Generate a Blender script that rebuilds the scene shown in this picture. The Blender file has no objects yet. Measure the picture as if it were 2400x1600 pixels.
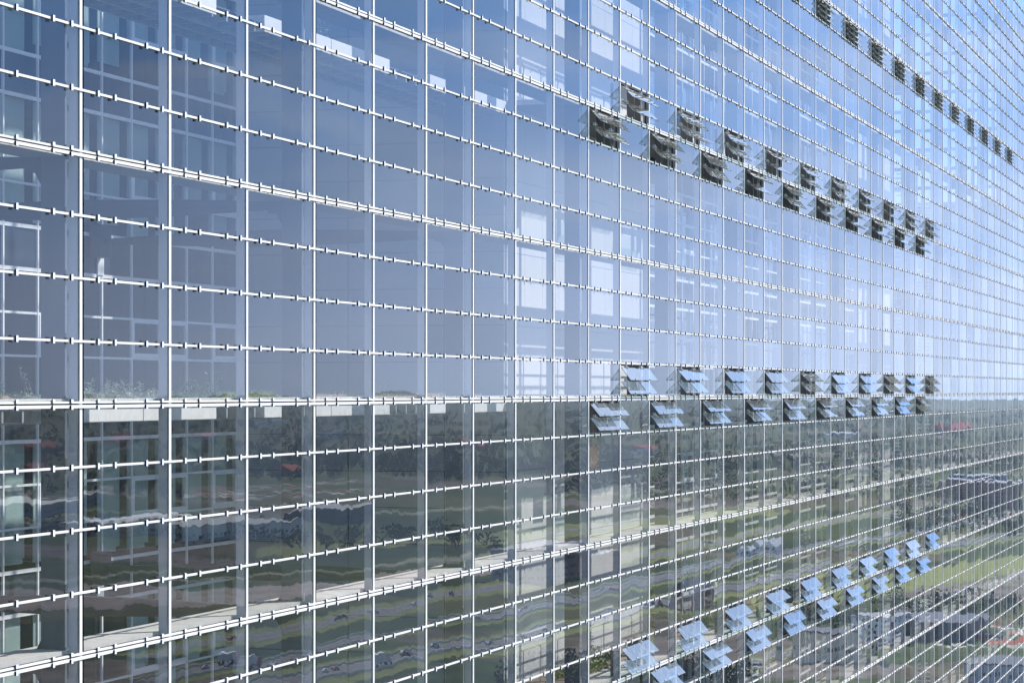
import bpy, math, random
from mathutils import Vector
random.seed(7)
# ------------------------------------------------------------------ camera, sky, sun, exposure
C = bpy.context.scene
F = 6000.0; XINF = 3072.0; YH = 915.0            # photo calibration (2400 px wide)
TH = math.atan((XINF-1200)/F); CT, ST = math.cos(TH), math.sin(TH)
W = 3.005; H = 0.9; FL = 4*H                      # bay width, row height, storey height
D0 = H*CT/0.0510                                  # camera to glass, square on
AK, BK = 3.46853e-4, 2.70897e-5
T0 = (F*D0/CT*AK - D0*ST)/CT
ZC = 100.0 + 0.216*H
cam = bpy.data.cameras.new('camera'); co = bpy.data.objects.new('camera', cam)
C.collection.objects.link(co); C.camera = co
cam.sensor_width = 36.0; cam.lens = F/2400*36.0; cam.shift_y = (YH-800)/2400
cam.clip_start = 0.5; cam.clip_end = 80000
co.location = (D0, -T0, ZC); co.rotation_euler = (math.pi/2, 0, TH)

SUN_AZ = math.radians(48)                          # from +X (square out of the glass) towards +Y
SUN_EL = math.radians(39)
world = bpy.data.worlds.new('World'); C.world = world; world.use_nodes = True
wt = world.node_tree; bg = wt.nodes['Background']
sky = wt.nodes.new('ShaderNodeTexSky'); sky.sky_type = 'NISHITA'; sky.sun_disc = False
sky.sun_elevation = SUN_EL; sky.sun_rotation = math.pi/2 - SUN_AZ
sky.altitude = 100; sky.air_density = 1.0; sky.dust_density = 0.3; sky.ozone_density = 3.0
# the lowest 20 degrees: clear summer air, pale lavender at the horizon turning blue above it
tcw = wt.nodes.new('ShaderNodeTexCoord'); sxyz = wt.nodes.new('ShaderNodeSeparateXYZ'); wt.links.new(tcw.outputs['Generated'], sxyz.inputs[0])
ramp = wt.nodes.new('ShaderNodeValToRGB'); wt.links.new(sxyz.outputs['Z'], ramp.inputs[0]); er = ramp.color_ramp
er.elements[0].position = 0.0; er.elements[0].color = (0.54, 0.66, 0.92, 1)
er.elements[1].position = 0.40; er.elements[1].color = (0.34, 0.53, 0.90, 1)
for p_, c_ in ((0.04, (0.45, 0.59, 0.90, 1)), (0.09, (0.31, 0.48, 0.84, 1)), (0.14, (0.20, 0.40, 0.84, 1)), (0.26, (0.40, 0.57, 0.90, 1))):
    q_ = er.elements.new(p_); q_.color = c_
gain = wt.nodes.new('ShaderNodeVectorMath'); gain.operation = 'SCALE'; gain.inputs['Scale'].default_value = 10.3
cmap = wt.nodes.new('ShaderNodeMapping'); cmap.inputs['Scale'].default_value = (5, 5, 26); wt.links.new(tcw.outputs['Generated'], cmap.inputs[0])
cn = wt.nodes.new('ShaderNodeTexNoise'); cn.inputs['Scale'].default_value = 1.0; cn.inputs['Detail'].default_value = 7; cn.inputs['Distortion'].default_value = 0.6
wt.links.new(cmap.outputs[0], cn.inputs['Vector'])
cf = wt.nodes.new('ShaderNodeMapRange'); cf.inputs['From Min'].default_value = 0.46; cf.inputs['From Max'].default_value = 0.72; cf.inputs['To Max'].default_value = 0.45
wt.links.new(cn.outputs['Fac'], cf.inputs['Value'])
cmx = wt.nodes.new('ShaderNodeMix'); cmx.data_type = 'RGBA'; cmx.inputs['B'].default_value = (0.66, 0.74, 0.90, 1)
wt.links.new(cf.outputs[0], cmx.inputs['Factor']); wt.links.new(ramp.outputs[0], cmx.inputs['A']); wt.links.new(cmx.outputs['Result'], gain.inputs[0])
fade = wt.nodes.new('ShaderNodeMapRange'); fade.interpolation_type = 'SMOOTHSTEP'
fade.inputs['From Min'].default_value = 0.35; fade.inputs['From Max'].default_value = 0.75; fade.inputs['To Min'].default_value = 1; fade.inputs['To Max'].default_value = 0
wt.links.new(sxyz.outputs['Z'], fade.inputs['Value'])
wmix = wt.nodes.new('ShaderNodeMix'); wmix.data_type = 'RGBA'
wt.links.new(fade.outputs[0], wmix.inputs['Factor']); wt.links.new(sky.outputs[0], wmix.inputs['A']); wt.links.new(gain.outputs[0], wmix.inputs['B'])
wt.links.new(wmix.outputs['Result'], bg.inputs['Color']); bg.inputs['Strength'].default_value = 0.11
sl = bpy.data.lights.new('sun', 'SUN'); so = bpy.data.objects.new('sun', sl); C.collection.objects.link(so)
sl.energy = 5.0; sl.angle = math.radians(0.5); sl.color = (1.0, 0.95, 0.88)
sd = Vector((math.cos(SUN_EL)*math.cos(SUN_AZ), math.cos(SUN_EL)*math.sin(SUN_AZ), math.sin(SUN_EL)))
so.rotation_euler = sd.to_track_quat('Z', 'Y').to_euler()
C.view_settings.view_transform = 'Standard'; C.view_settings.look = 'None'
C.view_settings.exposure = 0.5; C.view_settings.gamma = 1.0
C.render.engine = 'CYCLES'
C.cycles.transparent_max_bounces = 24; C.cycles.max_bounces = 8; C.cycles.glossy_bounces = 4
C.cycles.caustics_reflective = False; C.cycles.caustics_refractive = False
C.render.resolution_x = 1024; C.render.resolution_y = 682

# ------------------------------------------------------------------ calibration helpers
def u_at(x, v=0.0):
    """distance along the glass (bay line 0 = 0) of photo column x at depth v behind the glass"""
    D = D0+v; Z = F*D/CT/(XINF-x)
    return (Z - D*ST)/CT - T0
def ground_at(x, y, g=0.0):
    """ground point whose mirror image in the glass falls near photo pixel (x, y)"""
    t = (ZC-g)*F/(y-YH); a = (x-1200)/F
    dx = -ST + CT*a; dy = CT + ST*a
    return Vector((-(D0+dx*t), -T0+dy*t, g))

# ------------------------------------------------------------------ materials
def new_mat(name):
    m = bpy.data.materials.new(name); m.use_nodes = True
    nt = m.node_tree; return m, nt, nt.nodes['Principled BSDF'], nt.nodes['Material Output']
def N(nt, t, **kw):
    n = nt.nodes.new(t)
    for k, v in kw.items(): setattr(n, k, v)
    return n
def plain(name, col, rough=0.5, metal=0.0, var=0.12, scale=3.0, bump=0.0, spec=0.5):
    m, nt, b, o = new_mat(name)
    b.inputs['Roughness'].default_value = rough; b.inputs['Metallic'].default_value = metal
    b.inputs['Specular IOR Level'].default_value = spec
    geo = N(nt, 'ShaderNodeNewGeometry')
    mp = N(nt, 'ShaderNodeMapping'); mp.inputs['Scale'].default_value = (1, 1, 0.35)
    nz = N(nt, 'ShaderNodeTexNoise'); nz.inputs['Scale'].default_value = scale; nz.inputs['Detail'].default_value = 5
    nt.links.new(geo.outputs['Position'], mp.inputs[0]); nt.links.new(mp.outputs[0], nz.inputs['Vector'])
    r = N(nt, 'ShaderNodeMapRange'); r.inputs['From Min'].default_value = 0.3; r.inputs['From Max'].default_value = 0.7
    r.inputs['To Min'].default_value = 1-var; r.inputs['To Max'].default_value = 1+var
    nt.links.new(nz.outputs['Fac'], r.inputs['Value'])
    mx = N(nt, 'ShaderNodeVectorMath', operation='SCALE'); mx.inputs[0].default_value = col[:3]
    nt.links.new(r.outputs[0], mx.inputs['Scale']); nt.links.new(mx.outputs[0], b.inputs['Base Color'])
    if bump:
        bp = N(nt, 'ShaderNodeBump'); bp.inputs['Strength'].default_value = bump; bp.inputs['Distance'].default_value = 0.02
        nt.links.new(nz.outputs['Fac'], bp.inputs['Height']); nt.links.new(bp.outputs[0], b.inputs['Normal'])
    return m

def thin_glass(name, tint, wav=1.0, ior=1.5, panes=True, dirt=0.02, ripple=(0.0009, 0.0016)):
    """one sheet of glass: mirror reflection by Fresnel (both faces), the rest passes straight through;
       every pane sits a hair out of true and is slightly bowed and rippled"""
    m, nt, b, o = new_mat(name); L = nt.links.new
    nt.nodes.remove(b)
    geo = N(nt, 'ShaderNodeNewGeometry')
    tr = N(nt, 'ShaderNodeBsdfTransparent'); tr.inputs[0].default_value = (*tint, 1)
    gl = N(nt, 'ShaderNodeBsdfGlossy'); gl.inputs['Roughness'].default_value = 0.0
    gl.inputs['Color'].default_value = (1, 1, 1, 1)
    fr = N(nt, 'ShaderNodeFresnel'); fr.inputs['IOR'].default_value = ior
    # a flat sheet: same Fresnel from both sides
    dot = N(nt, 'ShaderNodeVectorMath', operation='DOT_PRODUCT')
    L(geo.outputs['Normal'], dot.inputs[0]); L(geo.outputs['Incoming'], dot.inputs[1])
    ab = N(nt, 'ShaderNodeMath', operation='ABSOLUTE'); L(dot.outputs['Value'], ab.inputs[0])
    # Schlick
    om = N(nt, 'ShaderNodeMath', operation='SUBTRACT'); om.inputs[0].default_value = 1; L(ab.outputs[0], om.inputs[1])
    p5 = N(nt, 'ShaderNodeMath', operation='POWER'); L(om.outputs[0], p5.inputs[0]); p5.inputs[1].default_value = 5
    f0 = ((ior-1)/(ior+1))**2
    F1 = N(nt, 'ShaderNodeMath', operation='MULTIPLY_ADD'); L(p5.outputs[0], F1.inputs[0]); F1.inputs[1].default_value = 1-f0; F1.inputs[2].default_value = f0
    F2 = N(nt, 'ShaderNodeMath', operation='MULTIPLY'); L(F1.outputs[0], F2.inputs[0]); F2.inputs[1].default_value = 2
    Fp = N(nt, 'ShaderNodeMath', operation='ADD'); L(F1.outputs[0], Fp.inputs[0]); Fp.inputs[1].default_value = 1
    R = N(nt, 'ShaderNodeMath', operation='DIVIDE'); L(F2.outputs[0], R.inputs[0]); L(Fp.outputs[0], R.inputs[1])
    nt.nodes.remove(fr)
    if wav > 0:
        sep = N(nt, 'ShaderNodeSeparateXYZ'); L(geo.outputs['Position'], sep.inputs[0])
        def mth(op, a, bb=None, c=None):
            n = N(nt, 'ShaderNodeMath', operation=op)
            for i, q in enumerate((a, bb, c)):
                if q is None: continue
                if isinstance(q, (int, float)): n.inputs[i].default_value = q
                else: L(q, n.inputs[i])
            return n.outputs[0]
        ku = mth('DIVIDE', sep.outputs['Y'], W); kz = mth('DIVIDE', mth('SUBTRACT', sep.outputs['Z'], 100.0), H)
        fu = mth('FLOOR', ku); fz = mth('FLOOR', kz)
        cb = N(nt, 'ShaderNodeCombineXYZ'); L(fu, cb.inputs[0]); L(fz, cb.inputs[1])
        wn = N(nt, 'ShaderNodeTexWhiteNoise', noise_dimensions='3D'); L(cb.outputs[0], wn.inputs['Vector'])
        ws = N(nt, 'ShaderNodeSeparateColor'); L(wn.outputs['Color'], ws.inputs[0])
        lu = mth('SUBTRACT', mth('SUBTRACT', ku, fu), 0.5); lz = mth('SUBTRACT', mth('SUBTRACT', kz, fz), 0.5)
        r1 = mth('SUBTRACT', ws.outputs[0], 0.5); r2 = mth('SUBTRACT', ws.outputs[1], 0.5); r3 = mth('SUBTRACT', ws.outputs[2], 0.35)
        # ripples in the sheet
        nz = N(nt, 'ShaderNodeTexNoise'); nz.inputs['Scale'].default_value = 1.0; nz.inputs['Detail'].default_value = 1.5
        mp = N(nt, 'ShaderNodeMapping'); mp.inputs['Scale'].default_value = (1, 0.55, 0.9)
        off = N(nt, 'ShaderNodeVectorMath', operation='MULTIPLY_ADD'); L(wn.outputs['Color'], off.inputs[0]); off.inputs[1].default_value = (37, 37, 37); L(geo.outputs['Position'], off.inputs[2])
        L(off.outputs[0], mp.inputs[0]); L(mp.outputs[0], nz.inputs['Vector'])
        ns = N(nt, 'ShaderNodeSeparateColor'); L(nz.outputs['Color'], ns.inputs[0])
        n2 = N(nt, 'ShaderNodeTexNoise'); n2.inputs['Scale'].default_value = 1.0; n2.inputs['Detail'].default_value = 1.0
        mp2 = N(nt, 'ShaderNodeMapping'); mp2.inputs['Scale'].default_value = (1, 4.5, 0.6)
        L(off.outputs[0], mp2.inputs[0]); L(mp2.outputs[0], n2.inputs['Vector'])
        a1 = mth('MULTIPLY', mth('SUBTRACT', ns.outputs[0], 0.5), 0.008*wav)
        a2 = mth('MULTIPLY', mth('SUBTRACT', ns.outputs[1], 0.5), 0.007*wav)
        a3 = mth('MULTIPLY', mth('SUBTRACT', n2.outputs['Fac'], 0.5), 0.004*wav)
        tz = mth('ADD', mth('ADD', a1, a3), mth('ADD', mth('MULTIPLY', r1, 0.0035*wav), mth('MULTIPLY', mth('MULTIPLY', lz, r3), 0.007*wav)))
        ty = mth('ADD', a2, mth('ADD', mth('MULTIPLY', r2, 0.004*wav), mth('MULTIPLY', mth('MULTIPLY', lu, r3), 0.006*wav)))
        tc = N(nt, 'ShaderNodeCombineXYZ'); L(ty, tc.inputs[1]); L(tz, tc.inputs[2])
        ad = N(nt, 'ShaderNodeVectorMath', operation='ADD'); L(geo.outputs['Normal'], ad.inputs[0]); L(tc.outputs[0], ad.inputs[1])
        nn = N(nt, 'ShaderNodeVectorMath', operation='NORMALIZE'); L(ad.outputs[0], nn.inputs[0])
        L(nn.outputs[0], gl.inputs['Normal'])
    if wav > 0:
        vr = N(nt, 'ShaderNodeMapRange'); vr.inputs['To Min'].default_value = 0.86; vr.inputs['To Max'].default_value = 1.10
        L(ws.outputs[2], vr.inputs['Value'])
        rv = N(nt, 'ShaderNodeMath', operation='MULTIPLY', use_clamp=True); L(R.outputs[0], rv.inputs[0]); L(vr.outputs[0], rv.inputs[1]); R = rv
        tv = N(nt, 'ShaderNodeMapRange'); tv.inputs['To Min'].default_value = 0.90; tv.inputs['To Max'].default_value = 1.0; L(ws.outputs[0], tv.inputs['Value'])
        ts = N(nt, 'ShaderNodeVectorMath', operation='SCALE'); ts.inputs[0].default_value = tint; L(tv.outputs[0], ts.inputs['Scale']); L(ts.outputs[0], tr.inputs[0])
    mix = N(nt, 'ShaderNodeMixShader'); L(R.outputs[0], mix.inputs[0]); L(tr.outputs[0], mix.inputs[1]); L(gl.outputs[0], mix.inputs[2])
    # a film of dust and rain streaks
    df = N(nt, 'ShaderNodeBsdfDiffuse'); df.inputs[0].default_value = (0.62, 0.6, 0.56, 1)
    nd = N(nt, 'ShaderNodeTexNoise'); nd.inputs['Scale'].default_value = 1.0; nd.inputs['Detail'].default_value = 6
    mpd = N(nt, 'ShaderNodeMapping'); mpd.inputs['Scale'].default_value = (5, 5, 0.7)
    L(geo.outputs['Position'], mpd.inputs[0]); L(mpd.outputs[0], nd.inputs['Vector'])
    rr = N(nt, 'ShaderNodeMapRange'); rr.inputs['From Min'].default_value = 0.45; rr.inputs['From Max'].default_value = 0.8
    rr.inputs['To Min'].default_value = dirt*0.5; rr.inputs['To Max'].default_value = dirt*2.5
    L(nd.outputs['Fac'], rr.inputs['Value'])
    mx2 = N(nt, 'ShaderNodeMixShader'); L(rr.outputs[0], mx2.inputs[0]); L(mix.outputs[0], mx2.inputs[1]); L(df.outputs[0], mx2.inputs[2])
    L(mx2.outputs[0], o.inputs['Surface'])
    return m

M = {}
M['glass'] = thin_glass('facade_glass', (0.94, 0.96, 0.965), wav=1.0, dirt=0.006)
M['flapglass'] = thin_glass('sash_glass', (0.70, 0.80, 0.77), wav=0.6, dirt=0.07, ior=1.65)
M['winglass'] = thin_glass('window_glass', (0.72, 0.80, 0.79), wav=0.5, dirt=0.0)
M['edge'] = plain('glass_edge', (0.015, 0.04, 0.035), 0.2, var=0.1)
M['rail'] = plain('white_rail', (0.80, 0.79, 0.78), 0.35, var=0.05)
M['mullion'] = plain('white_mullion', (0.78, 0.78, 0.78), 0.35, var=0.05)
M['clip'] = plain('steel_clip', (0.72, 0.75, 0.78), 0.35, 0.0, var=0.08)
M['clip_shade'] = plain('black_clip_shade', (0.008, 0.008, 0.009), 1.0, spec=0.0)  # black of the stubs, also painted on the clips' near faces as shade
M['gasket_gap'] = plain('black_gasket_gap', (0.006, 0.006, 0.006), 1.0, spec=0.0)
M['fin'] = plain('white_fin', (0.60, 0.61, 0.66), 0.45, var=0.05)
M['column'] = plain('column_steel', (0.085, 0.105, 0.135), 0.5, var=0.10)
M['strut'] = plain('strut_steel', (0.045, 0.055, 0.075), 0.5, var=0.08)
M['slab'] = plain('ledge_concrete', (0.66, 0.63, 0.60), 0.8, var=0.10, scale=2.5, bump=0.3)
M['soffit'] = plain('soffit_shade', (0.16, 0.18, 0.21), 0.8)  # ledge underside coloured darker than its concrete, painted shade against bounced light
M['fascia'] = plain('white_fascia', (0.80, 0.79, 0.79), 0.5, var=0.03)
M['grate'] = plain('grating_steel', (0.34, 0.36, 0.39), 0.5, var=0.1)
M['frame'] = plain('window_frame', (0.84, 0.85, 0.87), 0.4, var=0.04)
M['spandrel'] = plain('dark_spandrel', (0.035, 0.05, 0.07), 0.15, var=0.15)
M['blind'] = plain('pale_blind', (0.74, 0.80, 0.78), 0.8, var=0.08, scale=1.5)
M['curtain'] = plain('white_curtain', (0.80, 0.82, 0.84), 0.8, var=0.08, scale=1.5)
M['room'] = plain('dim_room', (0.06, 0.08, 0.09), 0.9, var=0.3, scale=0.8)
M['wall'] = plain('grey_panel', (0.27, 0.32, 0.36), 0.6, var=0.06, scale=0.5)
M['seam'] = plain('panel_seam', (0.04, 0.05, 0.06), 0.7)
M['panel'] = plain('white_panel', (0.60, 0.595, 0.59), 0.6, var=0.05, scale=0.8)
M['dark'] = plain('dark_reveal', (0.08, 0.075, 0.07), 0.7, var=0.3)
M['brown'] = plain('taupe_post', (0.17, 0.16, 0.16), 0.6, var=0.15)
M['stone'] = plain('podium_stone', (0.3, 0.29, 0.28), 0.8)
M['timber'] = plain('stained_board', (0.20, 0.14, 0.11), 0.7, var=0.5, scale=6)

# ------------------------------------------------------------------ mesh + object helpers
class MB:
    def __init__(s): s.v = []; s.f = []; s.mi = []
    def face(s, pts, mi=0):
        i = len(s.v); s.v += [tuple(p) for p in pts]; s.f.append(tuple(range(i, i+len(pts)))); s.mi.append(mi); return s
    def box(s, x0, x1, y0, y1, z0, z1, mi=0, near=None, bot=None):
        i = len(s.v)
        s.v += [(x0,y0,z0),(x1,y0,z0),(x1,y1,z0),(x0,y1,z0),(x0,y0,z1),(x1,y0,z1),(x1,y1,z1),(x0,y1,z1)]
        for q in ((0,3,2,1),(4,5,6,7),(0,1,5,4),(1,2,6,5),(2,3,7,6),(3,0,4,7)):
            s.f.append(tuple(i+k for k in q)); s.mi.append(bot if bot is not None and q == (0,3,2,1) else near if near is not None and q == (0,1,5,4) else mi)
        return s
    def prism(s, prof, axis, a, b, mi=0):
        """closed profile (list of 2-D points) swept along an axis"""
        n = len(prof); i = len(s.v)
        for t in (a, b):
            for p, q in prof:
                s.v.append((t, p, q) if axis == 'x' else (p, t, q) if axis == 'y' else (p, q, t))
        for k in range(n):
            s.f.append((i+k, i+(k+1) % n, i+n+(k+1) % n, i+n+k)); s.mi.append(mi)
        s.f.append(tuple(i+k for k in range(n))[::-1]); s.f.append(tuple(i+n+k for k in range(n))); s.mi += [mi, mi]
        return s
    def tube(s, p0, p1, r0, r1=None, n=8, mi=0):
        r1 = r0 if r1 is None else r1
        p0, p1 = Vector(p0), Vector(p1); d = (p1-p0).normalized()
        a = d.orthogonal().normalized(); b = d.cross(a); i = len(s.v)
        for p, r in ((p0, r0), (p1, r1)):
            for k in range(n):
                t = 2*math.pi*k/n; s.v.append(tuple(p + a*math.cos(t)*r + b*math.sin(t)*r))
        for k in range(n): s.f.append((i+k, i+(k+1) % n, i+n+(k+1) % n, i+n+k)); s.mi.append(mi)
        s.f.append(tuple(i+k for k in range(n))[::-1]); s.f.append(tuple(i+n+k for k in range(n))); s.mi += [mi, mi]
        return s
    def build(s, name, mats, parent=None, origin=None):
        me = bpy.data.meshes.new(name)
        org = Vector(origin) if origin is not None else Vector((0, 0, 0))
        me.from_pydata([tuple(Vector(p)-org) for p in s.v], [], s.f)
        for m in (mats if isinstance(mats, (list, tuple)) else [mats]): me.materials.append(m)
        me.polygons.foreach_set('material_index', s.mi); me.update()
        o = bpy.data.objects.new(name, me); C.collection.objects.link(o); o.location = org
        if parent: o.parent = parent
        return o
def empty(name, loc=(0, 0, 0)):
    o = bpy.data.objects.new(name, None); C.collection.objects.link(o); o.location = loc; o.empty_display_size = 0.5; return o
def tag(o, label=None, cat=None, group=None, kind=None):
    if label: o['label'] = label
    if cat: o['category'] = cat
    if group: o['group'] = group
    if kind: o['kind'] = kind
    return o
def copy_tree(o, parent=None):
    c = o.copy(); C.collection.objects.link(c)
    if parent: c.parent = parent
    for ch in list(o.children): copy_tree(ch, c)
    return c

# ------------------------------------------------------------------ vents (which bays stand open)
VENTS = {}                                          # (bay, row) -> kind ; row r spans z 100+r*H .. 100+(r+1)*H
for k in range(10, 29, 2): VENTS[(k, 8)] = 'open'; VENTS[(k, 0)] = 'open'; VENTS[(k, -8)] = 'open'
for k in range(9, 28, 2): VENTS[(k, 7)] = 'open'; VENTS[(k, -1)] = 'open'; VENTS[(k, -9)] = 'open'
for k in range(17, 40, 2): VENTS[(k, 15)] = 'ajar'

K0, K1 = -6, 50; R0, R1 = -40, 26
ZB, ZT = 100+R0*H, 100+R1*H
screen = empty('glass_screen_wall', (0, K0*W, ZB))
tag(screen, 'huge glass screen wall held by white rails and clips in front of the offices', 'glass facade')
def sp(mb, name, mat, origin=None):
    """a part of the screen; geometry is given in world coordinates"""
    o = mb.build(name, mat, None, origin); o.parent = screen; o.location = o.location-screen.location
    return o

# mullions and fins
for k in range(K0, K1+1):
    u = k*W
    b = MB().box(-0.02, 0.012, u-0.048, u+0.03, ZB, ZT+0.3)
    sp(b, 'mullion', M['mullion'], (0, u, ZB))
    b = MB().box(-0.165, -0.03, u-0.05, u-0.03, ZB, ZT)
    sp(b, 'fin', M['fin'], (-0.1, u, ZB))
# open gap by each mullion, its darkness painted as black strip; every third wide
for k in range(K0, K1):
    u = k*W; g = 0.098 if k % 3 == 0 else 0.042
    sp(MB().box(-0.05, -0.004, u+0.032, u+g, ZB, ZT), 'joint', M['gasket_gap'], (0, u, ZB))
# rails
for r in range(R0, R1+1):
    z = 100+r*H
    b = MB()
    if r % 4 == 0:
        for k in range(K0, K1):
            b.box(-0.012, 0.034, k*W-0.045, (k+1)*W-0.05, z+0.011, z+0.04)
            b.box(-0.012, 0.034, k*W-0.045, (k+1)*W-0.05, z-0.056, z-0.011)
            b.box(-0.06, -0.03, k*W-0.045, (k+1)*W-0.05, z-0.05, z+0.04, 1)
        sp(b, 'floor_rail', [M['rail'], M['gasket_gap']], (0, K0*W, z))
    else:
        for k in range(K0, K1): b.box(0.001, 0.032, k*W-0.045, (k+1)*W-0.049, z-0.017, z+0.017)
        for k in range(K0, K1): b.box(-0.006, 0.0, k*W-0.045, (k+1)*W-0.049, z-0.012, z+0.023, 1)
        sp(b, 'rail', [M['rail'], M['gasket_gap']], (0, K0*W, z))
# clips: 100 largest on their own, the rest one part
FR = (0.154, 0.337, 0.692, 0.877)
def clip_mb(b, u, z, dbl):
    if dbl:
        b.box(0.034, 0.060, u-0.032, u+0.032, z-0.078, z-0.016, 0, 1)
        b.box(0.0, 0.034, u-0.012, u+0.012, z-0.05, z+0.05, 1)
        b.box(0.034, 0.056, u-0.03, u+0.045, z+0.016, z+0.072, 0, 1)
    else:
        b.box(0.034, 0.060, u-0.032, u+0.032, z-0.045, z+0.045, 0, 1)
        b.box(0.0, 0.034, u-0.014, u+0.014, z-0.012, z+0.012, 1)
    return b
allclips = []
for k in range(K0, K1):
    for r in range(R0, R1+1):
        for f in FR: allclips.append(((k+f)*W, 100+r*H, r % 4 == 0))
def size_key(c):
    u, z = c[0], c[1]
    t = u+T0; Z = D0*ST+t*CT; X = -D0*CT+t*ST
    x = 1200+F*X/Z; y = YH-F*(z-ZC)/Z
    return Z if (0 < x < 2400 and 0 < y < 1600) else 1e9
allclips.sort(key=size_key)
proto = {}
for i, (u, z, d) in enumerate(allclips[:100]):
    if d not in proto:
        proto[d] = clip_mb(MB(), 0, 0, d).build('clip', [M['clip'], M['clip_shade']]); o = proto[d]
    else:
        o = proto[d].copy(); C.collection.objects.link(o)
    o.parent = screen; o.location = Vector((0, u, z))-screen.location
b = MB()
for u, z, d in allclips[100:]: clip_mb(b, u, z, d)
tag(sp(b, 'clip', [M['clip'], M['clip_shade']]), kind='stuff')
# glass panes
def pane_mb(b, k, r):
    g = 0.10 if k % 3 == 0 else 0.05
    y0, y1 = k*W+g, (k+1)*W-0.05; z0, z1 = 100+r*H+0.02, 100+(r+1)*H-0.02
    b.face([(0,y0,z0),(0,y1,z0),(0,y1,z1),(0,y0,z1)], 0)
    t = -0.016
    b.face([(0,y0,z0),(0,y0,z1),(t,y0,z1),(t,y0,z0)], 1); b.face([(0,y1,z0),(t,y1,z0),(t,y1,z1),(0,y1,z1)], 1)
    b.face([(0,y0,z0),(t,y0,z0),(t,y1,z0),(0,y1,z0)], 1); b.face([(0,y0,z1),(0,y1,z1),(t,y1,z1),(t,y0,z1)], 1)
    return b
panes = [(k, r) for k in range(K0, K1) for r in range(R0, R1) if (k, r) not in VENTS]
panes.sort(key=lambda p: size_key(((p[0]+.5)*W, 100+(p[1]+.5)*H)))
for k, r in panes[:100]:
    sp(pane_mb(MB(), k, r), 'glass_pane', [M['glass'], M['edge']], (0, (k+.5)*W, 100+(r+.5)*H))
b = MB()
for k, r in panes[100:]: pane_mb(b, k, r)
tag(sp(b, 'glass_pane', [M['glass'], M['edge']]), kind='stuff')

# open vents: frame part, two hinged glass sashes as sub-parts
def vent(k, r, kind):
    u0 = k*W+0.06; u1 = (k+1)*W-0.06; z1 = 100+(r+1)*H-0.03; z0 = 100+r*H+0.03
    b = MB()
    b.box(-0.10, -0.055, u0, u1, z1-0.035, z1, 0); b.box(-0.10, -0.055, u0, u1, z0, z0+0.03, 0)
    for a, w in ((0.10, 0.20), (1.75, 0.20), (2.40, 0.25)):
        b.box(-0.30, -0.10, u0+a, u0+a+0.03, z0, z1, 1); b.box(-0.30, -0.27, u0+a+0.03, u0+a+w, z0, z1, 1)
    b.box(-0.10, -0.06, u0, u0+0.03, z0+0.03, z1-0.035, 0); b.box(-0.10, -0.06, u1-0.03, u1, z0+0.03, z1-0.035, 0)
    fr = sp(b, 'vent_window', [M['dark'], M['brown']], (0, (u0+u1)/2, z1))
    tag(fr, label=None)
    a = math.radians(45 if kind == 'open' else 38)
    a += math.radians(random.uniform(-8, 6))
    n = 2 if kind == 'open' else 4
    if kind == 'open': hs = (z1-0.085, z1-0.44); Lh = 0.405
    else: hs = (z1-0.03, z1-0.21, z1-0.42, z1-0.62); Lh = 0.25
    for hz in hs:
        s = MB(); dx, dz = math.sin(a)*Lh, -math.cos(a)*Lh; ox = 0.02
        n_ = Vector((math.cos(a), 0, math.sin(a)))*0.012
        P = [Vector((ox, u0, hz)), Vector((ox, u1-0.02, hz)), Vector((ox+dx, u1-0.02, hz+dz)), Vector((ox+dx, u0, hz+dz))]
        s.face([P[3], P[2], P[1], P[0]], 0)
        Q = [p-n_ for p in P]
        for i in range(4): s.face([P[i], P[(i+1) % 4], Q[(i+1) % 4], Q[i]], 1)
        o = s.build('sash', [M['flapglass'], M['edge']], None, (0, (u0+u1)/2, hz)); o.parent = fr; o.location = (0, 0, hz-z1)
        q = MB()
        for uu in (u0+0.55, u0+2.05):
            top = Vector((ox, uu, hz)); bot = Vector((ox+dx*0.93, uu, hz+dz*0.93))
            q.tube(top+n_*1.2+Vector((0.01, 0, -0.01)), top+n_*2.6+Vector((0.01, 0, -0.01)), 0.02, n=6)
            q.tube(bot-n_*1.6, bot+n_*1.8, 0.02, n=6)
            q.tube(Vector((-0.08, uu, hz-0.02)), bot-n_*1.2, 0.006, n=5)
            q.box(-0.05, 0.02, uu-0.012, uu+0.012, hz-0.01, min(hz+0.07, z1))
        o = q.build('hinge_arm', [M['clip']], None, (0, (u0+u1)/2, hz)); o.parent = fr; o.location = (0, 0, hz-z1)
    return fr
vis = sorted(VENTS.items(), key=lambda kv: size_key(((kv[0][0]+.5)*W, 100+(kv[0][1]+.5)*H)))
for i, ((k, r), kind) in enumerate(vis):
    vent(k, r, kind)

# concrete ledge behind every floor rail
UW = 26.45                                          # where the front block starts
for r in range(R0, R1+1, 4):
    z = 100+r*H; b = MB()
    e = (r % 8 == 0)
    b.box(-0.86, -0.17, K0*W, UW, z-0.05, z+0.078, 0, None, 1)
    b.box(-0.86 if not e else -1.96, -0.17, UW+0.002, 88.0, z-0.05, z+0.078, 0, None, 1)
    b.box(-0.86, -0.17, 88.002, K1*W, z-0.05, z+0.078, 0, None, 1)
    sp(b, 'floor_ledge', [M['slab'], M['soffit']], (-0.5, K0*W, z))

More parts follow.
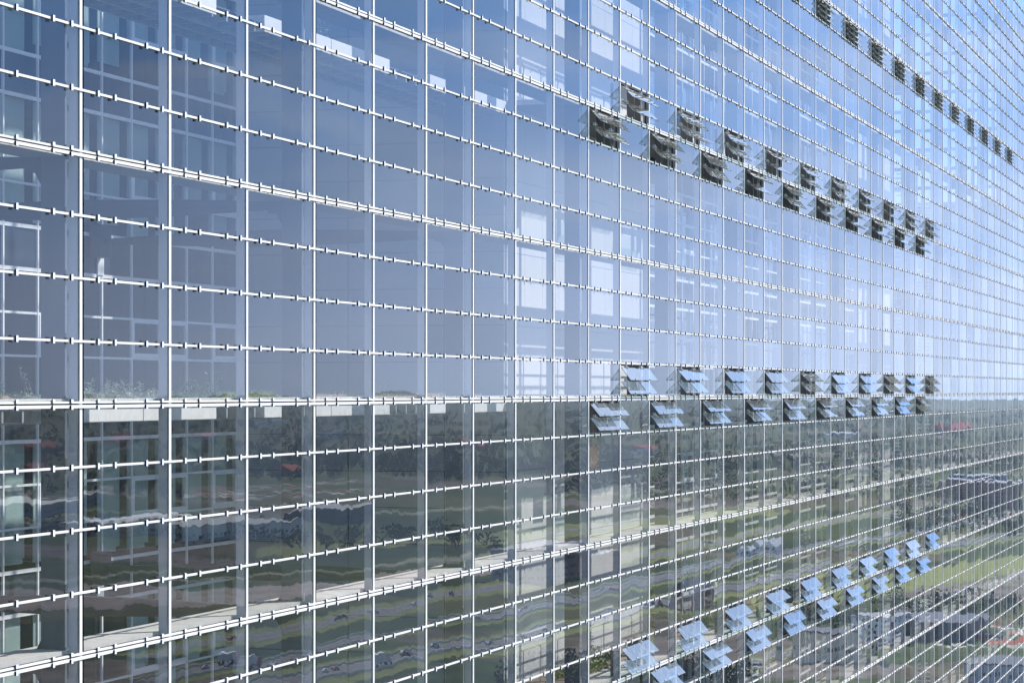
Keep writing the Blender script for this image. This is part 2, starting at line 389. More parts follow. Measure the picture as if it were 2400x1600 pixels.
# ------------------------------------------------------------------ blade columns with tapered struts
names = ['first', 'second', 'third', 'fourth', 'fifth', 'sixth', 'seventh', 'eighth', 'ninth', 'tenth',
         'eleventh', 'twelfth', 'thirteenth', 'fourteenth', 'fifteenth', 'sixteenth', 'seventeenth', 'eighteenth']
ck = list(range(0, K1, 3))
for i, k in enumerate(ck):
    u = k*W
    c = empty('column', (-0.4, u, ZB))
    tag(c, '%s tall grey steel blade column from the left, standing behind the glass' % names[i], 'column', 'blade columns behind the glass')
    def cp(mb, name, mat):
        o = mb.build(name, mat, None, (-0.4, u, ZB)); o.parent = c; o.location = (0, 0, 0); return o
    cp(MB().box(-0.58, -0.20, u-0.10, u+0.02, ZB, ZT), 'shaft', M['column'])
    b = MB()
    for r in range(R0, R1): b.box(-0.195, -0.172, u-0.105, u-0.085, 100+r*H+0.12, 100+r*H+0.80)
    cp(b, 'edge_strip', M['fascia'])
    if u < UW:
        for r in range(R0+4, R1, 8):
            z = 100+r*H-0.12
            b = MB(); vs = (0.80, 2.6, 4.6, 6.6, 8.55); hs = (0.10, 0.19, 0.24, 0.18, 0.07)
            for a in range(4):
                x0, x1 = -vs[a], -vs[a+1]
                i0 = len(b.v)
                for (x, h) in ((x0, hs[a]), (x1, hs[a+1])):
                    w = h*0.5
                    b.v += [(x, u-0.04-w, z-h*0.75), (x, u-0.04+w, z-h*0.75), (x, u-0.04+w*1.1, z), (x, u-0.04+w, z+h*0.75), (x, u-0.04-w, z+h*0.75), (x, u-0.04-w*1.1, z)]
                for q in range(6): b.f.append((i0+q, i0+(q+1) % 6, i0+6+(q+1) % 6, i0+6+q)); b.mi.append(0)
            cp(b, 'strut', M['strut'])
            b = MB().prism([(-0.58, z-0.34), (-0.68, z-0.16), (-0.84, z-0.13), (-0.84, z+0.13), (-0.68, z+0.16), (-0.58, z+0.34)], 'y', u-0.09, u+0.01)
            b.box(-8.75, -8.50, u-0.30, u+0.22, z-0.36, z+0.36)
            # prism on 'y': points are (x, z)
            cp(b, 'bracket', M['strut'])

# ------------------------------------------------------------------ walkways (white fascia, grating underside)
def walkway(z, label):
    e = empty('walkway', (-2.0, 0, z)); tag(e, label, 'walkway', 'grated walkways between glass and offices')
    def wp(mb, name, mat):
        o = mb.build(name, mat, None, (-2.0, 0, z)); o.parent = e; o.location = (0, 0, 0); return o
    cols = [k*W for k in range(-3, 10, 3)]
    fw = [(u_at(140, 1.9), u_at(508, 1.9)), (u_at(620, 1.9), u_at(914, 1.9)), (u_at(1008, 1.9), UW-0.01)]
    za, zb = (z-0.31, z-0.11) if z < 101 else (z-0.27, z+0.04)
    for i, (a, c_) in enumerate(fw):
        fa = MB(); n = max(1, round((c_-a)/3.3)); w = (c_-a)/n
        for j in range(n): fa.box(-1.93, -1.90, a+j*w+(0.02 if j else 0), a+(j+1)*w-0.02, za, zb)
        fa.box(-2.78, -1.935, a, a+0.03, za, zb)
        wp(fa, 'fascia_panel', [M['fascia'], M['column']])
    for a, bnd in zip(cols[:-1], cols[1:]):
        g = MB(); x0, x1 = -1.95, -3.45
        if bnd > UW: bnd = UW
        for s in range(4):
            x = x0+(x1-x0)*s/3
            if s: g.box(x-0.03, x+0.03, a, bnd-0.01, z-0.34, z-0.12)
        n = int((bnd-a)/0.62)
        for s in range(n):
            y = a+(bnd-a)*s/n; g.box(x1, x0-0.02, y, y+0.06, z-0.30, z-0.12)
        g.box(x1-0.03, x0-0.005, a, bnd-0.01, z-0.11, z-0.08, 1)
        wp(g, 'grating', [M['grate'], M['column']])
    return e
for z, lb in ((114.4, 'top grated walkway with white fascia, two storeys above the highest open vents seen left'),
              (107.2, 'white-edged grated walkway whose lattice underside shows across the upper left'),
              (100.0, 'white-fronted walkway directly under the middle double rail'),
              (92.8, 'lowest white-edged walkway below the bottom left double rail')):
    walkway(z, lb)

# ------------------------------------------------------------------ office block at the back left
VI = 8.82; MOD = W/2
ux0 = u_at(237.2, VI)
def office(name, label, v, ya, yb, first, floors, open_bays, blinds=True, stuff=False, tall=(ZB, ZT), curtain=False, seed=1):
    rnd = random.Random(seed)
    e = empty(name, (-v, ya, tall[0])); tag(e, label, 'office block')
    org = Vector((-v, ya, tall[0]))
    def op(mb, nm, mat, par=None):
        o = mb.build(nm, mat, None, tuple(org)); o.parent = par or e; o.location = (0, 0, 0); return o
    x = -v
    bays = []
    u = first
    while u-MOD > ya: u -= MOD
    while u < yb-0.2:
        a, b_ = max(u, ya), min(u+MOD, yb)
        if b_-a > 0.3: bays.append((round((u-first)/MOD), a, b_))
        u += MOD
    nf = int((tall[1]-tall[0])/FL)
    # dark rooms, floor slabs, spandrels
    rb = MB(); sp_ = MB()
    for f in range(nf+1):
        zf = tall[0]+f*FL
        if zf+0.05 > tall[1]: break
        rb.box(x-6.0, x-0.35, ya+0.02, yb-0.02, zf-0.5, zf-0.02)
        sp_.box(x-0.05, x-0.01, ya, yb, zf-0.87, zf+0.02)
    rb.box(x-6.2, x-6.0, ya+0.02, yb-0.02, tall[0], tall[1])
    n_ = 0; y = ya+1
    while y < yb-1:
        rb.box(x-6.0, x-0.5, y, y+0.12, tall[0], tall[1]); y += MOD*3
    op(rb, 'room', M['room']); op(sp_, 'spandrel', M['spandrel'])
    wall = MB(); wall.box(x-6.3, x-0.1, ya-0.02, ya+0.02, tall[0], tall[1]); wall.box(x-6.3, x-0.1, yb-0.02, yb+0.02, tall[0], tall[1])
    wall.box(x-6.3, x, ya, yb, tall[1], tall[1]+0.3)
    op(wall, 'wall', M['wall'])
    rest = MB(); restg = MB(); restb = MB()
    for f in range(nf):
        zf = tall[0]+f*FL
        for (bi, a, b_) in bays:
            vis_ = zf in floors or any(abs(zf-q) < 0.1 for q in floors)
            fm = MB() if vis_ else rest; gm = MB() if vis_ else restg; bm = MB() if vis_ else restb
            z0, z1 = zf+0.02, zf+FL-0.87; t = 0.028
            fm.box(x-0.02, x+0.035, a-t, a+t, zf-0.87, zf+FL-0.872)          # post, runs past the spandrel
            fm.box(x-0.02, x+0.03, a+t, b_-t, z0-0.03, z0+0.05)
            fm.box(x-0.02, x+0.03, a+t, b_-t, z1-0.04, z1+0.04)
            for zt in (z0+0.90, z0+1.80): fm.box(x-0.02, x+0.025, a+t, b_-t, zt-0.025, zt+0.025)
            if bi in open_bays:
                z2, z3 = z0+0.925, z0+1.775
                fm.box(x-0.01, x+0.05, a+t, a+t+0.07, z2, z3); fm.box(x-0.01, x+0.05, b_-t-0.07, b_-t, z2, z3)
                fm.box(x-0.01, x+0.05, a+t+0.07, b_-t-0.07, z2, z2+0.10); fm.box(x-0.01, x+0.05, a+t+0.07, b_-t-0.07, z3-0.06, z3)
            gm.face([(x+0.002, a+t, z0), (x+0.002, b_-t, z0), (x+0.002, b_-t, z1), (x+0.002, a+t, z1)])
            hasb = blinds and not (abs(zf-100) < 0.1) and rnd.random() < 0.93
            if hasb and not curtain:
                w = (b_-a)*rnd.uniform(0.60, 0.72); drop = rnd.choice((0.12, 0.05, 0.3, 0.9)) if abs(zf-96.4) > .1 else 0.15
                bm.box(x-0.16, x-0.14, a+0.10, a+0.10+w, z0+drop, z1-0.03)
                if rnd.random() < .8: bm.box(x-0.20, x-0.18, a+0.12+w, b_-0.22, z0+drop+0.1, z1-0.03)
            elif hasb or (curtain and rnd.random() < 0.8):
                w = (b_-a)*rnd.uniform(0.22, 0.6); a2 = a+0.06 if rnd.random() < .6 else b_-0.08-w
                k_ = 8
                for j in range(k_):
                    y0, y1 = a2+w*j/k_, a2+w*(j+1)/k_; dx = 0.03 if j % 2 else -0.03
                    bm.face([(x-0.15-dx, y0, z0), (x-0.15+dx, y1, z0), (x-0.15+dx, y1, z1), (x-0.15-dx, y0, z1)])
            if vis_:
                o = op(fm, 'window', M['frame']); g = op(gm, 'pane', M['winglass'], o)
                if bm.f: op(bm, 'curtain' if curtain else 'blind', M['curtain' if curtain else 'blind'], o)
    if rest.f:
        o = tag(op(rest, 'window', M['frame']), kind='stuff'); op(restg, 'pane', M['winglass'], o)
        if restb.f: op(restb, 'curtain' if curtain else 'blind', M['curtain' if curtain else 'blind'], o)
    return e, op
eA, opA = office('office_block', 'office block set back behind the glass on the left, rows of white-framed windows with blinds',
    VI, -18.0, UW-0.05, ux0, [92.8, 96.4, 100.0, 103.6, 107.2], {1, 2, 4, 7, 9, -2}, seed=3)
# a short door-like white post bay under the strut bracket
b = MB().box(-VI+0.03, -VI+0.06, ux0-0.27, ux0+0.02, 103.62-0.87, 103.6); b.box(-VI+0.03, -VI+0.06, ux0-0.27, ux0+0.02, 96.4-0.87, 96.38)
opA(b, 'wall_panel', M['frame'])

# ------------------------------------------------------------------ blank grey return wall facing the camera
rw = empty('blank_wall', (-5, UW, ZB)); tag(rw, 'blank grey panel wall with thin dark joints in the middle left, between the window blocks', 'wall')
def rp(mb, nm, mat):
    o = mb.build(nm, mat, None, (-5, UW, ZB)); o.parent = rw; o.location = (0, 0, 0); return o
b = MB(); vv = [1.98, 5.15, 6.2+0.55, VI+0.3]
z = ZB
while z < ZT-0.1:
    for a, c_ in ((1.98, 3.50), (3.53, 6.03), (6.06, VI+0.6)):
        b.box(-c_, -a, UW, UW+0.08, z+0.008, min(z+H-0.008, ZT))
    z += H
rp(b, 'wall_panel', M['wall']); rp(MB().box(-VI-0.6, -1.98, UW+0.085, UW+0.25, ZB, ZT), 'backing', M['seam'])

# ------------------------------------------------------------------ front block: white panel bay, then windows, then white again
VC = 2.0; UE = 88.0; UP1 = u_at(1513, VC); UP2 = u_at(2008, VC); UP3 = u_at(2068, VC)
fb = empty('panel_block', (-VC, UW, ZB)); tag(fb, 'white panelled bay with sunlit bands close behind the glass, right of the grey wall', 'building')
def fp(mb, nm, mat, par=None):
    o = mb.build(nm, mat, None, (-VC, UW, ZB)); o.parent = par or fb; o.location = (0, 0, 0); return o
def panelled(y0, y1, parentf, ntag=True):
    b = MB(); n = max(1, round((y1-y0)/MOD)); w = (y1-y0)/n
    for i in range(n):
        z = ZB
        while z < ZT-0.1:
            b.box(-VC-0.1, -VC, y0+i*w+0.006, y0+(i+1)*w-0.006, z+0.006, min(z+1.8-0.006, ZT)); z += 1.8
    b2 = MB().box(-VC-0.3, -VC-0.105, y0, y1, ZB, ZT)
    b3 = MB()
    for i in range(1, n, 2):                        # slim upright posts in front of the panels
        b3.box(-VC+0.002, -VC+0.10, y0+i*w-0.05, y0+i*w+0.02, ZB, ZT)
    return b, b2, b3
b, b2, b3 = panelled(UW+0.3, UP1, fb)
fp(b, 'wall_panel', M['panel']); fp(b2, 'backing', M['seam'])
# handrails of the gallery in front of the panels, one per wide floor
for z in (92.8, 100.0, 107.2, 114.4):
    b = MB().box(-VC+0.35, -VC+0.38, UW+0.4, UE, z+1.0, z+1.03)
    y = UW+0.5
    while y < UE: b.box(-VC+0.355, -VC+0.375, y, y+0.02, z+0.08, z+1.0); y += 1.5
    fp(b, 'handrail', M['grate'])
eC, opC = office('window_block', 'right hand office block close behind the glass, tall windows with drawn curtains', VC, UP1+0.05, UP2, UP1+0.05,
    [], {1, 3, 6, 8}, seed=11, curtain=True)
fb2 = empty('panel_block', (-VC, UP2, ZB)); tag(fb2, 'narrow white panelled bay at the far end of the curtained windows', 'building')
b, b2, b3 = panelled(UP2+0.04, UE, fb2)
for mb_, nm, mt in ((b, 'wall_panel', M['panel']), (b2, 'backing', M['seam'])):
    o = mb_.build(nm, mt, None, (-VC, UP2, ZB)); o.parent = fb2; o.location = (0, 0, 0)
b = MB().box(-20, -VC-0.31, UE-0.3, UE, ZB, ZT); o = b.build('end_wall', M['wall'], None, (-VC, UP2, ZB)); o.parent = fb2; o.location = (0, 0, 0)

# ------------------------------------------------------------------ far atrium: end wall, open steel frame above, stair tower
UA = 128.0
fw = empty('atrium_end_wall', (-7, UA, ZB)); tag(fw, 'tall pale end wall of the far atrium, open steel grid with sky showing through on top', 'wall')
def ap(mb, nm, mat):
    o = mb.build(nm, mat, None, (-7, UA, ZB)); o.parent = fw; o.location = (0, 0, 0); return o
b = MB(); z = ZB
while z < 111.5:
    for a in range(0, 16, 2): b.box(-1.0-a-1.98, -1.0-a, UA, UA+0.1, z+0.01, z+1.19)
    z += 1.2
ap(b, 'wall_panel', M['wall'])
b = MB()
for z in [111.6+1.2*i for i in range(11)]: b.box(-19, -0.9, UA, UA+0.15, z, z+0.2)
for i in range(7): b.box(-1.2-i*3, -0.9-i*3, UA-0.1, UA+0.2, 111.4, ZT+0.2)
ap(b, 'steel_grid', M['column'])
stw = empty('spiral_stair', (-6, 104, ZB)); tag(stw, 'slender white spiral stair tower inside the far atrium', 'staircase')
b = MB(); cx, cy = -3.2, 103.0
b.tube((cx, cy, ZB), (cx, cy, 113), 0.12, n=10)
st = MB()
n = int((113-ZB)/0.2)
for i in range(n):
    a = i*0.36; z = ZB+i*0.2
    p = [(cx, cy, z), (cx+1.3*math.cos(a), cy+1.3*math.sin(a), z), (cx+1.3*math.cos(a+.4), cy+1.3*math.sin(a+.4), z)]
    i0 = len(st.v); st.v += p+[(q[0], q[1], q[2]+0.05) for q in p]
    for f in ((0, 2, 1), (3, 4, 5), (0, 1, 4, 3), (1, 2, 5, 4), (2, 0, 3, 5)): st.f.append(tuple(i0+q for q in f)); st.mi.append(0)
    st.box(cx+1.28*math.cos(a)-.01, cx+1.28*math.cos(a)+.01, cy+1.28*math.sin(a)-.01, cy+1.28*math.sin(a)+.01, z+.05, z+1.0)
for mb_, nm, mt in ((b, 'newel', M['fascia']), (st, 'treads', M['fascia'])):
    o = mb_.build(nm, mt, None, (-6, 104, ZB)); o.parent = stw; o.location = (0, 0, 0)

# podium under the tower and back of the site
b = MB().box(-30, 0.2, K0*W, K1*W, 0.0, ZB-0.02)
tag(b.build('podium', M['stone'], None, (-15, 60, 0)), 'plain stone podium of the tower below the glass screen wall', 'building')

# ------------------------------------------------------------------ weeds on the ledges
def leafmat(name, c1, c2):
    m, nt, b, o = new_mat(name)
    oi = N(nt, 'ShaderNodeNewGeometry'); nz = N(nt, 'ShaderNodeTexNoise'); nz.inputs['Scale'].default_value = 9
    nt.links.new(oi.outputs['Position'], nz.inputs['Vector'])
    cr = N(nt, 'ShaderNodeValToRGB'); cr.color_ramp.elements[0].position = 0.35; cr.color_ramp.elements[1].position = 0.65
    cr.color_ramp.elements[0].color = (*c1, 1); cr.color_ramp.elements[1].color = (*c2, 1)
    nt.links.new(nz.outputs['Fac'], cr.inputs[0]); nt.links.new(cr.outputs[0], b.inputs['Base Color'])
    b.inputs['Roughness'].default_value = 0.6
    return m
LM = {'green': leafmat('leaf_green', (0.03, 0.07, 0.02), (0.13, 0.20, 0.06)),
      'lime': leafmat('leaf_lime', (0.18, 0.24, 0.04), (0.38, 0.42, 0.10)),
      'pale': leafmat('leaf_pale', (0.14, 0.20, 0.13), (0.50, 0.52, 0.40)),
      'dry': leafmat('leaf_dry', (0.50, 0.35, 0.22), (0.75, 0.58, 0.40))}
def weeds(x0, x1, v0, v1, zb, h, kind, n, label, stalks=0, seed=0, leaf=0.03):
    rnd = random.Random(seed); ya, yb = u_at(x0, v0), u_at(x1, v0)
    b = MB(); org = (-(v0+v1)/2, (ya+yb)/2, zb)
    for i in range(n):
        y = rnd.uniform(ya, yb); x = -rnd.uniform(v0, v1)
        e = 0.35+0.65*math.sin(math.pi*(y-ya)/(yb-ya))**0.3 if kind != 'pale' else rnd.uniform(.3, 1)
        z = zb+h*e*rnd.random()**1.2*(0.6+0.4*math.sin(y*7+seed))
        s = leaf*rnd.uniform(.5, 1.3); d = Vector((rnd.uniform(-1, 1), rnd.uniform(-1, 1), rnd.uniform(-.6, 1))).normalized()
        w = d.orthogonal().normalized()*s*0.35; p = Vector((x, y, z)); q = p+d*s
        m_ = (p+q)/2
        b.face([p, m_+w, q, m_-w])
    for i in range(stalks):
        y = rnd.uniform(ya, yb); x = -rnd.uniform(v0, v1); hh = h*rnd.uniform(1.3, 2.3)
        p = Vector((x, y, zb)); ln = Vector((rnd.uniform(-.2, .2), rnd.uniform(-.5, .5), 1)).normalized()
        for j in range(5):
            q = p+ln*hh/5; b.tube(p, q, 0.003, 0.002, n=3); p = q; ln = (ln+Vector((0, rnd.uniform(-.25, .35), -.05))).normalized()
            for t in range(3):
                d = Vector((rnd.uniform(-1, 1), rnd.uniform(-1, 1), rnd.uniform(-.2, .6))).normalized()*leaf*1.2
                w = d.orthogonal().normalized()*leaf*0.3; b.face([p, p+d*.5+w, p+d, p+d*.5-w])
    o = b.build('weed_patch', LM[kind], None, org); tag(o, label, 'weeds', 'weeds growing on the ledges'); return o
z0 = 100.078
weeds(0, 66, .35, .84, z0, .16, 'green', 700, 'dark green weeds at the far left end of the middle ledge', 3, 1)
weeds(8, 34, .3, .5, z0, .09, 'dry', 500, 'orange dry tuft in front of the leftmost dark weeds', 0, 2, .02)
weeds(68, 102, .35, .84, z0, .20, 'pale', 600, 'pale seeding weeds just left of the first column', 4, 3)
weeds(198, 300, .3, .84, z0, .13, 'pale', 800, 'straggly whitish weeds in the first bay right of the first column', 12, 4, .05)
weeds(302, 374, .3, .84, z0, .13, 'pale', 600, 'straggly pale weeds with tall sprigs left of the second white upright', 8, 5, .05)
weeds(405, 478, .4, .84, z0, .12, 'green', 700, 'low dark weeds in the second bay', 4, 6)
weeds(478, 525, .4, .84, z0, .20, 'green', 600, 'taller leafy weeds in the middle of the second bay', 6, 7, .05)
weeds(525, 560, .35, .7, z0, .10, 'lime', 700, 'small bright yellow green weeds left of the third white upright', 0, 8)
weeds(582, 664, .3, .8, z0, .12, 'lime', 1500, 'bushy yellow green cushion left of the second column', 0, 9)
weeds(744, 815, .3, .7, z0, .06, 'dry', 1400, 'tan dried cushion right of the second column', 0, 10, .025)
weeds(800, 858, .5, .84, z0, .12, 'green', 700, 'dark green weeds behind the tan dried cushion', 1, 11)
weeds(880, 982, .3, .75, z0, .07, 'dry', 900, 'largest tan dried cushion on the middle ledge', 0, 12, .025)
weeds(905, 925, .5, .8, z0, .16, 'green', 60, 'single tall thin weed stalk rising from the largest tan cushion', 3, 13)
weeds(1003, 1047, .3, .7, z0, .09, 'dry', 900, 'flat tan dried cushion left of the third column', 0, 14, .025)
weeds(1114, 1132, .3, .6, z0, .06, 'dry', 260, 'tiny tan dried tuft right of the third column', 0, 15, .025)
z8 = 92.878
weeds(1352, 1436, .9, 1.7, z8, .35, 'lime', 2600, 'yellow green planting beside the lowest left open vent', 4, 16, .06)
weeds(1390, 1452, 1.2, 1.9, z8, .45, 'green', 2200, 'dark green planting behind the yellow planting at the lowest vents', 4, 17, .06)
weeds(1535, 1582, 1.0, 1.8, z8, .35, 'lime', 2200, 'yellow brown planting between the first two lowest open vents', 3, 18, .06)
weeds(1640, 1700, 1.0, 1.9, z8, .40, 'green', 2200, 'green planting between the second and third lowest open vents', 3, 19, .06)
weeds(2040, 2060, .9, 1.7, z8, .9, 'green', 1400, 'upright green shrub between the far lowest open vents', 3, 20, .08)
weeds(742, 812, 1.95, 2.3, 107.12, .35, 'pale', 60, 'tall thin grass stalks on the upper walkway against the grey wall', 5, 21, .05)
b = MB().box(-1.93, -0.9, UW+0.2, UE-0.2, 92.878, 92.90); b.box(-1.93, -0.9, UW+0.2, UE-0.2, 100.078, 100.10)
tag(b.build('planting_soil', plain('soil', (0.22, 0.17, 0.13), 0.95, var=0.4, scale=8, bump=0.8), None), kind='structure')
# stained board leaning inside the glass and a loose cable
b = MB().box(-0.9, -0.86, u_at(1382, .86), u_at(1403, .86), 98.2, 99.95); 
tag(b.build('stained_board', M['timber'], None, (-.9, u_at(1392, .86), 98.2)), 'rust-stained board behind the glass just below the leftmost middle vents', 'board')
# ------------------------------------------------------------------ what the glass mirrors: land, roads, woods, buildings
def ground_mat():
    m, nt, b, o = new_mat('land'); L = nt.links.new
    geo = N(nt, 'ShaderNodeNewGeometry')
    vo = N(nt, 'ShaderNodeTexVoronoi'); vo.inputs['Scale'].default_value = 0.008
    nw = N(nt, 'ShaderNodeTexNoise'); nw.inputs['Scale'].default_value = 0.004
    sc = N(nt, 'ShaderNodeVectorMath', operation='SCALE'); sc.inputs['Scale'].default_value = 120; L(nw.outputs['Color'], sc.inputs[0])
    ad = N(nt, 'ShaderNodeVectorMath', operation='ADD'); L(geo.outputs['Position'], ad.inputs[0]); L(sc.outputs[0], ad.inputs[1])
    L(geo.outputs['Position'], nw.inputs['Vector']); L(ad.outputs[0], vo.inputs['Vector'])
    cr = N(nt, 'ShaderNodeValToRGB'); e = cr.color_ramp; e.interpolation = 'CONSTANT'
    cols = [(0.0, (0.055, 0.078, 0.022)), (0.25, (0.085, 0.088, 0.032)), (0.45, (0.042, 0.066, 0.020)), (0.66, (0.10, 0.088, 0.055)), (0.76, (0.028, 0.048, 0.020)), (0.93, (0.16, 0.14, 0.12))]
    e.elements[0].position = 0; e.elements[0].color = (*cols[0][1], 1); e.elements[1].position = cols[1][0]; e.elements[1].color = (*cols[1][1], 1)
    for p, c in cols[2:]: q = e.elements.new(p); q.color = (*c, 1)
    se = N(nt, 'ShaderNodeSeparateColor'); L(vo.outputs['Color'], se.inputs[0]); L(se.outputs[0], cr.inputs[0])
    n2 = N(nt, 'ShaderNodeTexNoise'); n2.inputs['Scale'].default_value = 0.05; n2.inputs['Detail'].default_value = 10; n2.inputs['Roughness'].default_value = 0.65
    L(geo.outputs['Position'], n2.inputs['Vector'])
    mr = N(nt, 'ShaderNodeMapRange'); mr.inputs['From Min'].default_value = .3; mr.inputs['From Max'].default_value = .7; mr.inputs['To Min'].default_value = .35; mr.inputs['To Max'].default_value = 1.7
    L(n2.outputs['Fac'], mr.inputs['Value'])
    mx = N(nt, 'ShaderNodeVectorMath', operation='SCALE'); L(cr.outputs[0], mx.inputs[0]); L(mr.outputs[0], mx.inputs['Scale'])
    # scattered roofs and yards of distant villages
    v2 = N(nt, 'ShaderNodeTexVoronoi'); v2.inputs['Scale'].default_value = 0.085; L(geo.outputs['Position'], v2.inputs['Vector'])
    s2 = N(nt, 'ShaderNodeSeparateColor'); L(v2.outputs['Color'], s2.inputs[0])
    c2 = N(nt, 'ShaderNodeValToRGB'); c2.color_ramp.interpolation = 'CONSTANT'; q = c2.color_ramp
    q.elements[0].position = 0; q.elements[0].color = (0.05, 0.08, 0.03, 1); q.elements[1].position = 0.45; q.elements[1].color = (0.32, 0.08, 0.05, 1)
    for p, c in ((0.55, (0.10, 0.12, 0.05)), (0.72, (0.5, 0.48, 0.45)), (0.80, (0.16, 0.15, 0.15)), (0.93, (0.7, 0.7, 0.7))): e_ = q.elements.new(p); e_.color = (*c, 1)
    L(s2.outputs[0], c2.inputs[0])
    n3 = N(nt, 'ShaderNodeTexNoise'); n3.inputs['Scale'].default_value = 0.0014; n3.inputs['Detail'].default_value = 3; L(geo.outputs['Position'], n3.inputs['Vector'])
    m3 = N(nt, 'ShaderNodeMapRange'); m3.inputs['From Min'].default_value = .585; m3.inputs['From Max'].default_value = .63; L(n3.outputs['Fac'], m3.inputs['Value'])
    mm = N(nt, 'ShaderNodeMix', data_type='RGBA'); L(m3.outputs[0], mm.inputs['Factor']); L(mx.outputs[0], mm.inputs['A']); L(c2.outputs[0], mm.inputs['B'])
    L(mm.outputs['Result'], b.inputs['Base Color']); b.inputs['Roughness'].default_value = 1; b.inputs['Specular IOR Level'].default_value = 0.1
    return m
S = 30000
b = MB().face([(-S, -S, 0), (S, -S, 0), (S, S, 0), (-S, S, 0)])
tag(b.build('ground', ground_mat()), kind='structure')
M['asphalt'] = plain('asphalt', (0.12, 0.12, 0.135), 0.9, var=0.15, scale=0.2)
M['paint'] = plain('road_paint', (0.75, 0.75, 0.73), 0.7)
M['verge'] = plain('verge_grass', (0.16, 0.185, 0.035), 1.0, var=0.55, scale=0.2)
M['sand'] = plain('site_sand', (0.30, 0.25, 0.21), 1.0, var=0.35, scale=0.05)
M['barrier'] = plain('crash_barrier', (0.55, 0.56, 0.58), 0.5)
def offset(path, d):
    out = []
    for i, p in enumerate(path):
        a = path[max(0, i-1)]; c = path[min(len(path)-1, i+1)]; t = (c-a).normalized(); nrm = Vector((-t.y, t.x, 0)); out.append(p+nrm*d)
    return out
def spline(pts, n=14):
    out = []
    for i in range(len(pts)-1):
        p0, p1, p2, p3 = pts[max(0, i-1)], pts[i], pts[i+1], pts[min(len(pts)-1, i+2)]
        for k in range(n):
            t = k/n; out.append(0.5*((2*p1)+(p2-p0)*t+(2*p0-5*p1+4*p2-p3)*t*t+(3*p1-p0-3*p2+p3)*t**3))
    return out+[pts[-1]]
def ribbon(b, path, d0, d1, z, mi=0):
    A = offset(path, d0); B = offset(path, d1)
    for i in range(len(path)-1):
        b.face([(A[i].x, A[i].y, z), (A[i+1].x, A[i+1].y, z), (B[i+1].x, B[i+1].y, z), (B[i].x, B[i].y, z)], mi)
def road(name, pix, w, lanes=2, verge=9.0, zz=0.0, barrier=False):
    path = spline([ground_at(*p) for p in pix])
    b = MB(); ribbon(b, path, -w/2-verge, w/2+verge, 0.10+zz, 0); tag(b.build('verge', M['verge']), kind='structure')
    b = MB(); ribbon(b, path, -w/2, w/2, 0.20+zz); tag(b.build('road', M['asphalt']), kind='structure')
    b = MB(); ribbon(b, path, -w/2+0.5, -w/2+0.95, 0.28+zz); ribbon(b, path, w/2-0.95, w/2-0.5, 0.28+zz)
    for l in range(1, lanes):
        d = -w/2+w*l/lanes
        A = offset(path, d)
        for i in range(len(A)-1):
            L_ = (A[i+1]-A[i]).length; t = (A[i+1]-A[i]).normalized(); nrm = Vector((-t.y, t.x, 0))*0.18; s = 0
            while s+5 < L_:
                p = A[i]+t*s; q = p+t*5; b.face([(p-nrm)[:2]+(0.28+zz,), (q-nrm)[:2]+(0.28+zz,), (q+nrm)[:2]+(0.28+zz,), (p+nrm)[:2]+(0.28+zz,)]); s += 13
    tag(b.build('road_marking', M['paint']), kind='structure')
    if barrier:
        b = MB()
        for sgn in (-1, 1):
            A = offset(path, sgn*(w/2+1.2))
            for i in range(len(A)-1):
                p, q = A[i], A[i+1]
                b.face([(p.x, p.y, 0.25), (q.x, q.y, 0.25), (q.x, q.y, 1.15), (p.x, p.y, 1.15)])
                b.face([(p.x, p.y, 1.15), (q.x, q.y, 1.15), (q.x+.25, q.y+.1, 1.15), (p.x+.25, p.y+.1, 1.15)])
        tag(b.build('crash_barrier', M['barrier'], None), 'long pale crash barrier mirrored in the glass beside the %s' % name, 'barrier')
    return path
P1 = road('upper carriageway', [(350, 1530), (620, 1480), (900, 1425), (1200, 1372), (1500, 1305), (1800, 1245), (2150, 1190), (2400, 1160)], 13, 3, 10)
P2 = road('middle carriageway', [(350, 1600), (620, 1545), (900, 1490), (1150, 1442), (1400, 1390), (1700, 1320), (2050, 1260), (2400, 1210)], 13, 3, 8, 0.01, True)
P3 = road('nearest carriageway', [(350, 1680), (700, 1600), (950, 1545), (1200, 1500), (1450, 1440), (1750, 1370), (2100, 1300), (2400, 1250)], 14, 3, 12, 0.02, True)
P4 = road('slip road', [(-100, 1390), (300, 1360), (700, 1345), (1000, 1320), (1350, 1240), (1700, 1190), (2100, 1140), (2400, 1110)], 7, 2, 6, 0.03)
P5 = road('far road', [(-100, 1215), (400, 1200), (900, 1205), (1300, 1170), (1900, 1120), (2400, 1080)], 10, 2, 8, 0.04)
P6 = road('town street', [(1500, 1640), (1750, 1560), (2000, 1470), (2200, 1400), (2450, 1340)], 8, 2, 3, 0.05)
def patch(pix, mat, z, name):
    b = MB().face([(*ground_at(*p)[:2], z) for p in pix]); tag(b.build(name, mat), kind='structure')
patch([(-100, 1440), (300, 1430), (700, 1412), (1180, 1345), (1150, 1325), (700, 1375), (200, 1385), (-100, 1400)], M['sand'], 0.06, 'building_site_ground')
patch([(1750, 1400), (2100, 1340), (2450, 1290), (2450, 1330), (2100, 1390), (1800, 1450)], M['verge'], 0.07, 'lawn')
patch([(600, 1300), (1300, 1262), (1850, 1200), (1800, 1185), (1200, 1240), (600, 1275)], M['verge'], 0.065, 'meadow')

